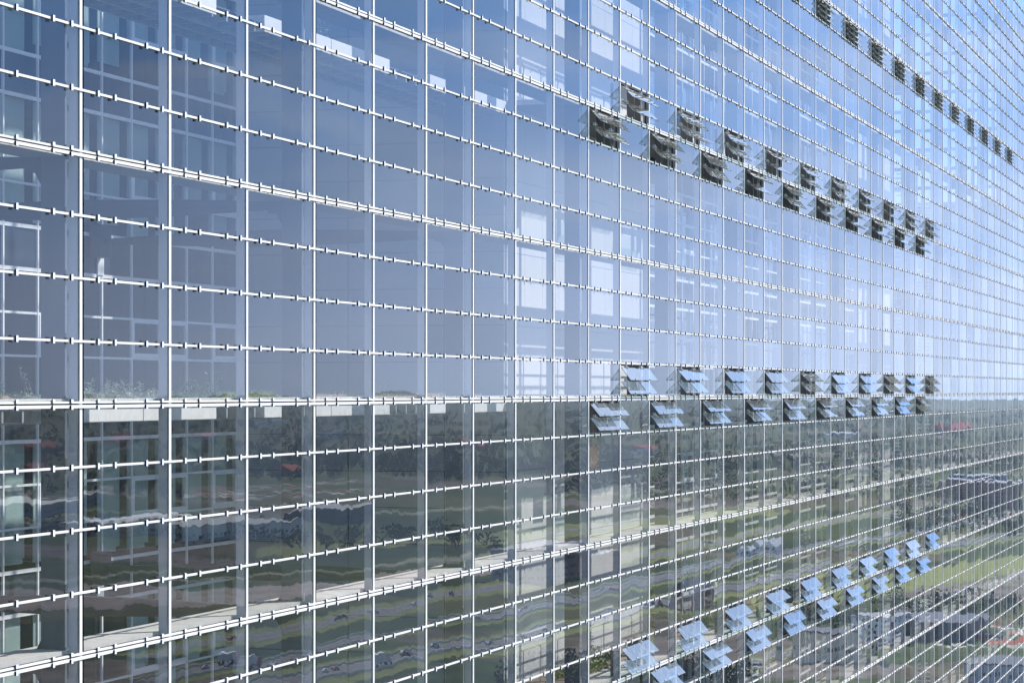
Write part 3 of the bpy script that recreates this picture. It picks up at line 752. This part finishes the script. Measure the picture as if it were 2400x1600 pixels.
# woods
M['wood'] = leafmat('tree_leaf', (0.010, 0.022, 0.009), (0.040, 0.066, 0.024))
for n_ in M['wood'].node_tree.nodes:
    if n_.bl_idname == 'ShaderNodeTexNoise': n_.inputs['Scale'].default_value = 0.25; n_.inputs['Detail'].default_value = 6
M['trunk'] = plain('bark', (0.08, 0.06, 0.045), 0.9)
import itertools
def crown(b, p, r, h, rnd, n=38):
    # leaf clumps scattered through an uneven crown
    for i in range(n):
        a = rnd.uniform(0, 6.283); t = rnd.random(); rr = r*(0.35+0.65*math.sin(math.pi*(0.12+0.8*t)))*rnd.uniform(.45, 1.05)
        c = p+Vector((math.cos(a)*rr, math.sin(a)*rr, h*(0.22+0.78*t)))
        s = r*rnd.uniform(.13, .27)
        d = Vector((rnd.gauss(0, 1), rnd.gauss(0, 1), rnd.gauss(0, 1))).normalized(); e = d.orthogonal().normalized(); g = d.cross(e)
        b.face([c+e*s, c+g*s*.8, c-e*s*.9, c-g*s])
        b.face([c+d*s, c+g*s*.7, c-d*s*.8, c-g*s*.6])
def wood(pix_box, n, size, seed, label, cat='wood'):
    rnd = random.Random(seed); b = MB()
    x0, x1, y0, y1 = pix_box
    pts = [ground_at(rnd.uniform(x0, x1), rnd.uniform(y0, y1)) for _ in range(n)]
    for p in pts:
        s = size*rnd.uniform(.6, 1.3); crown(b, p, s*0.45, s, rnd); b.tube(p, p+Vector((0, 0, s*.5)), s*.03, s*.02, n=4, mi=1)
    tag(b.build('wood', [M['wood'], M['trunk']]), label, cat, kind='stuff')
wood((-100, 2450, 940, 1010), 1500, 17, 1, 'dark far-off woodland mirrored just below the middle double rail')
wood((600, 1500, 1010, 1125), 1300, 11, 2, 'dense dark green wood mirrored in the middle of the glass')
wood((-100, 600, 1010, 1110), 400, 10, 3, 'scattered dark trees mirrored on the left')
wood((1500, 2450, 1010, 1110), 700, 11, 4, 'green wood mirrored on the right')
wood((-100, 620, 1235, 1262), 90, 9, 5, 'tree row mirrored beyond the slip road at left')
wood((640, 1150, 1250, 1285), 60, 9, 6, 'clump of slim trees mirrored above the white ledge')
wood((1300, 2450, 1120, 1175), 280, 9, 7, 'hedgerow trees mirrored on the right')
wood((1180, 1750, 1575, 1680), 160, 8, 8, 'near dark trees mirrored at the bottom')
wood((1850, 2450, 1410, 1475), 120, 6, 9, 'bushes mirrored at lower right')
wood((2100, 2450, 1180, 1260), 140, 8, 10, 'trees mirrored at the right edge')
wood((-100, 400, 1120, 1170), 120, 9, 11, 'dark tree belt mirrored at the left edge')

# buildings mirrored in the glass
def house(pix, w, d, h, wallc, roofc, label, flat=False, rot=0.0, nm='warehouse', rows=1):
    g = ground_at(*pix); e = empty(nm, g); e.rotation_euler = (0, 0, rot); tag(e, label, 'building')
    b = MB().box(-w/2, w/2, -d/2, d/2, 0, h); o = b.build('wall', wallc, e)
    r = MB()
    if flat: r.box(-w/2-.3, w/2+.3, -d/2-.3, d/2+.3, h, h+0.6)
    else: r.prism([(-w/2-.6, h), (w/2+.6, h), (0, h+min(w, d)*0.28)], 'y', -d/2-.5, d/2+.5)
    r.build('roof', roofc, e)
    for i in range(rows):
        q = MB(); z = h*(i+0.35)/rows
        n = max(2, int(w/5))
        for j in range(n):
            x = -w/2+w*(j+.5)/n; q.box(x-1.3, x+1.3, -d/2-.08, -d/2-.002, z, z+min(1.6, h*.35/rows+.4))
        n = max(2, int(d/5))
        for j in range(n):
            y = -d/2+d*(j+.5)/n; q.box(-w/2-.08, -w/2-.002, y-1.3, y+1.3, z, z+min(1.6, h*.35/rows+.4))
        q.build('window_row', M['spandrel'], e)
RED = plain('red_roof', (0.42, 0.07, 0.05), 0.8, scale=0.2); GREYR = plain('grey_roof', (0.30, 0.31, 0.33), 0.7, scale=0.1); WHT = plain('white_cladding', (0.66, 0.66, 0.65), 0.6, scale=0.1)
BEI = plain('beige_cladding', (0.50, 0.42, 0.30), 0.8, scale=0.1); BRI = plain('brick_wall', (0.22, 0.12, 0.09), 0.9, scale=0.3); DRK = plain('dark_cladding', (0.06, 0.06, 0.07), 0.5)
RIB, nt_, b_, o_ = new_mat('ribbed_cladding'); b_.inputs['Roughness'].default_value = 0.8
g_ = N(nt_, 'ShaderNodeTexCoord'); wv = N(nt_, 'ShaderNodeTexWave'); wv.inputs['Scale'].default_value = 0.6; wv.bands_direction = 'DIAGONAL'; mp_ = N(nt_, 'ShaderNodeMapping'); mp_.inputs['Scale'].default_value = (1, 1, 0)
cr_ = N(nt_, 'ShaderNodeValToRGB'); cr_.color_ramp.elements[0].color = (0.40, 0.32, 0.21, 1); cr_.color_ramp.elements[1].color = (0.85, 0.75, 0.58, 1)
nt_.links.new(g_.outputs['Object'], mp_.inputs[0]); nt_.links.new(mp_.outputs[0], wv.inputs['Vector']); nt_.links.new(wv.outputs['Fac'], cr_.inputs[0]); nt_.links.new(cr_.outputs[0], b_.inputs['Base Color'])
house((260, 1050), 40, 90, 9, BRI, RED, 'long red roofed hall mirrored at the left below the white fascia')
house((90, 1075), 28, 70, 8, BRI, RED, 'low red roofed hall mirrored beside the first column')
house((80, 1122), 18, 40, 8, BRI, RED, 'smaller red roofed hall mirrored left of the first white upright')
house((480, 1042), 30, 60, 9, WHT, RED, 'red roofed row mirrored in the second bay')
house((690, 1112), 26, 40, 9, BRI, RED, 'bright red roof mirrored behind the second column')
house((760, 1028), 40, 60, 12, WHT, GREYR, 'small white buildings mirrored right of the second column', True)
house((620, 1000), 60, 160, 8, WHT, GREYR, 'pale long shed mirrored left of the second column', True)
house((520, 1250), 60, 110, 10, WHT, GREYR, 'wide grey shed with white roof edge mirrored in the third bay', True, 0.2)
house((330, 1245), 45, 120, 8, BEI, WHT, 'cream fronted depot mirrored left of the second white upright', True, 0.1)
house((60, 1200), 60, 140, 9, GREYR, WHT, 'grey depot mirrored at the far left', True)
house((780, 1215), 50, 90, 9, DRK, GREYR, 'dark shed mirrored right of the second column', True)
house((1100, 1050), 30, 50, 10, BRI, RED, 'red roof among trees mirrored near the third column')
house((1500, 1060), 24, 70, 9, WHT, RED, 'red roofed terrace mirrored under the middle vents')
house((2000, 1012), 40, 140, 10, BRI, RED, 'long thin red roof mirrored right of centre')
house((2230, 1015), 60, 200, 10, BRI, RED, 'far red roof mirrored near the right edge')
house((1960, 1022), 40, 160, 9, WHT, WHT, 'bright white long roof mirrored right of centre', True)
house((1320, 1345), 40, 60, 14, BRI, GREYR, 'brick office mirrored behind the fourth column', True, 0.1, 'office', 3)
house((1260, 1355), 30, 70, 18, GREYR, GREYR, 'grey glazed office mirrored right of the third column', True, 0.1, 'office', 4)
house((1620, 1420), 14, 26, 9, BRI, DRK, 'dark brown house mirrored in the lower middle', False, 0.2, 'house', 2)
house((1935, 1545), 24, 20, 11, RIB, DRK, 'tan ribbed hall mirrored at lower right', True, 0.25, 'hall', 1)
house((2060, 1500), 16, 20, 10, WHT, GREYR, 'white banded block mirrored at lower right', True, 0.15, 'office', 4)
house((2200, 1490), 30, 44, 7, DRK, DRK, 'wide dark flat roofed hall mirrored at the lower right', True, 0.1, 'hall', 1)
house((2360, 1590), 24, 30, 6, GREYR, DRK, 'grey flat roofed shed mirrored in the bottom right corner', True, 0.1, 'shed', 1)
house((2340, 1190), 30, 50, 22, BRI, GREYR, 'brown apartment block mirrored at the right edge', True, 0.1, 'apartment_block', 6)
house((2260, 1170), 26, 40, 18, BRI, GREYR, 'second brown apartment block mirrored near the right edge', True, 0.1, 'apartment_block', 5)
house((2300, 1140), 40, 60, 12, plain('blue_cladding', (0.05, 0.10, 0.26), 0.5), GREYR, 'blue clad store mirrored at the right', True, 0.1, 'store', 2)
house((1800, 1290), 12, 26, 4, WHT, WHT, 'white tent roof mirrored below the far vents', False, 0.2, 'tent', 1)
house((1750, 1302), 10, 22, 4, WHT, WHT, 'smaller white tent mirrored next to the larger tent', False, 0.2, 'tent', 1)

# vehicles on the mirrored roads
def car(path, i, lane, col, label, kind='car'):
    p = path[i]; t = (path[i+1]-path[i]).normalized(); nrm = Vector((-t.y, t.x, 0)); p = p+nrm*lane+Vector((0, 0, .3))
    e = empty('lorry' if kind == 'lorry' else 'car', p); e.rotation_euler = (0, 0, math.atan2(t.y, t.x)); tag(e, label, 'lorry' if kind == 'lorry' else 'car', 'vehicles on the mirrored road')
    if kind == 'lorry':
        MB().box(-7.5, 4.6, -1.25, 1.25, 1.1, 3.9).build('trailer', WHT, e)
        MB().prism([(5.0, .6), (7.6, .6), (7.6, 2.0), (7.2, 3.4), (5.0, 3.6)], 'y', -1.2, 1.2).build('cab', col, e)
        xs, r = (-6, -4.8, 3, 6.4), .5
    else:
        MB().prism([(-2.2, .35), (2.2, .35), (2.2, .8), (1.2, .95), (.5, 1.42), (-1.3, 1.42), (-1.9, .98), (-2.2, .9)], 'y', -.88, .88).build('body', col, e)
        MB().prism([(1.0, .96), (.45, 1.36), (-1.25, 1.36), (-1.75, .98)], 'y', -.90, .90).build('window', M['spandrel'], e)
        xs, r = (-1.35, 1.4), .33
    for x in xs:
        for s in (-1, 1): MB().tube((x, s*.75 if kind != 'lorry' else s*1.0, r), (x, s*.92 if kind != 'lorry' else s*1.27, r), r, n=12).build('wheel', M['gasket_gap'], e)
CC = {n: plain(n+'_car_paint', c, .3, var=.02) for n, c in dict(white=(.75, .75, .75), red=(.4, .03, .03), blue=(.03, .1, .35), black=(.03, .03, .035), silver=(.45, .46, .48)).items()}
car(P3, 24, 3.5, CC['silver'], 'white lorry with long trailer mirrored at the bottom', 'lorry')
car(P2, 12, -3, CC['red'], 'red lorry mirrored left of the second column', 'lorry')
car(P1, 44, 3, CC['blue'], 'blue lorry mirrored beside the third column', 'lorry')
for i, (pp, ix, ln, c) in enumerate([(P3, 50, 2, 'white'), (P3, 44, -2, 'black'), (P2, 40, 2, 'silver'), (P2, 48, -3, 'black'), (P1, 52, -2, 'white'), (P2, 58, 3, 'red'), (P3, 60, 3, 'blue'), (P3, 34, -3, 'silver')]):
    wh = ('in the fifth bay', 'near the third column', 'under the third column', 'right of the third column', 'beyond the middle carriageway', 'near the fourth column', 'below the fourth column', 'by the second column')[i]
    car(pp, ix, ln, CC[c], '%s car mirrored on the road %s' % (c, wh))

# haze over the plain
def haze(density):
    b = MB().box(-400, 15000, -3000, 16000, -1.0, 130.0)
    m = bpy.data.materials.new('haze'); m.use_nodes = True; nt = m.node_tree
    nt.nodes.remove(nt.nodes['Principled BSDF'])
    v = N(nt, 'ShaderNodeVolumePrincipled'); v.inputs['Color'].default_value = (0.66, 0.82, 1.0, 1); v.inputs['Density'].default_value = density
    v.inputs['Anisotropy'].default_value = 0.3
    nt.links.new(v.outputs[0], nt.nodes['Material Output'].inputs['Volume'])
    tag(b.build('haze', m, None, (7000, 6000, 0)), kind='stuff')
haze(3e-5)
# more traffic, in copies
rt = random.Random(5)
base = [o for o in C.objects if o.name.startswith('car') and o.parent is None and o.get('category') == 'car']
for i in range(36):
    src = base[i % len(base)]; pp = (P1, P2, P3)[i % 3]; ix = rt.randrange(8, len(pp)-3)
    c_ = copy_tree(src); t = (pp[ix+1]-pp[ix]).normalized(); nrm = Vector((-t.y, t.x, 0)); sg = rt.choice((-3.8, -1, 2, 4))
    c_.location = pp[ix].lerp(pp[ix+1], rt.random())+nrm*sg+Vector((0, 0, .3)); c_.rotation_euler = (0, 0, math.atan2(t.y, t.x))
    c_['label'] = 'one of the small %s cars strung along the mirrored carriageways' % src['label'].split()[0]
    c_['group'] = '%s cars in the mirrored traffic' % src['label'].split()[0]
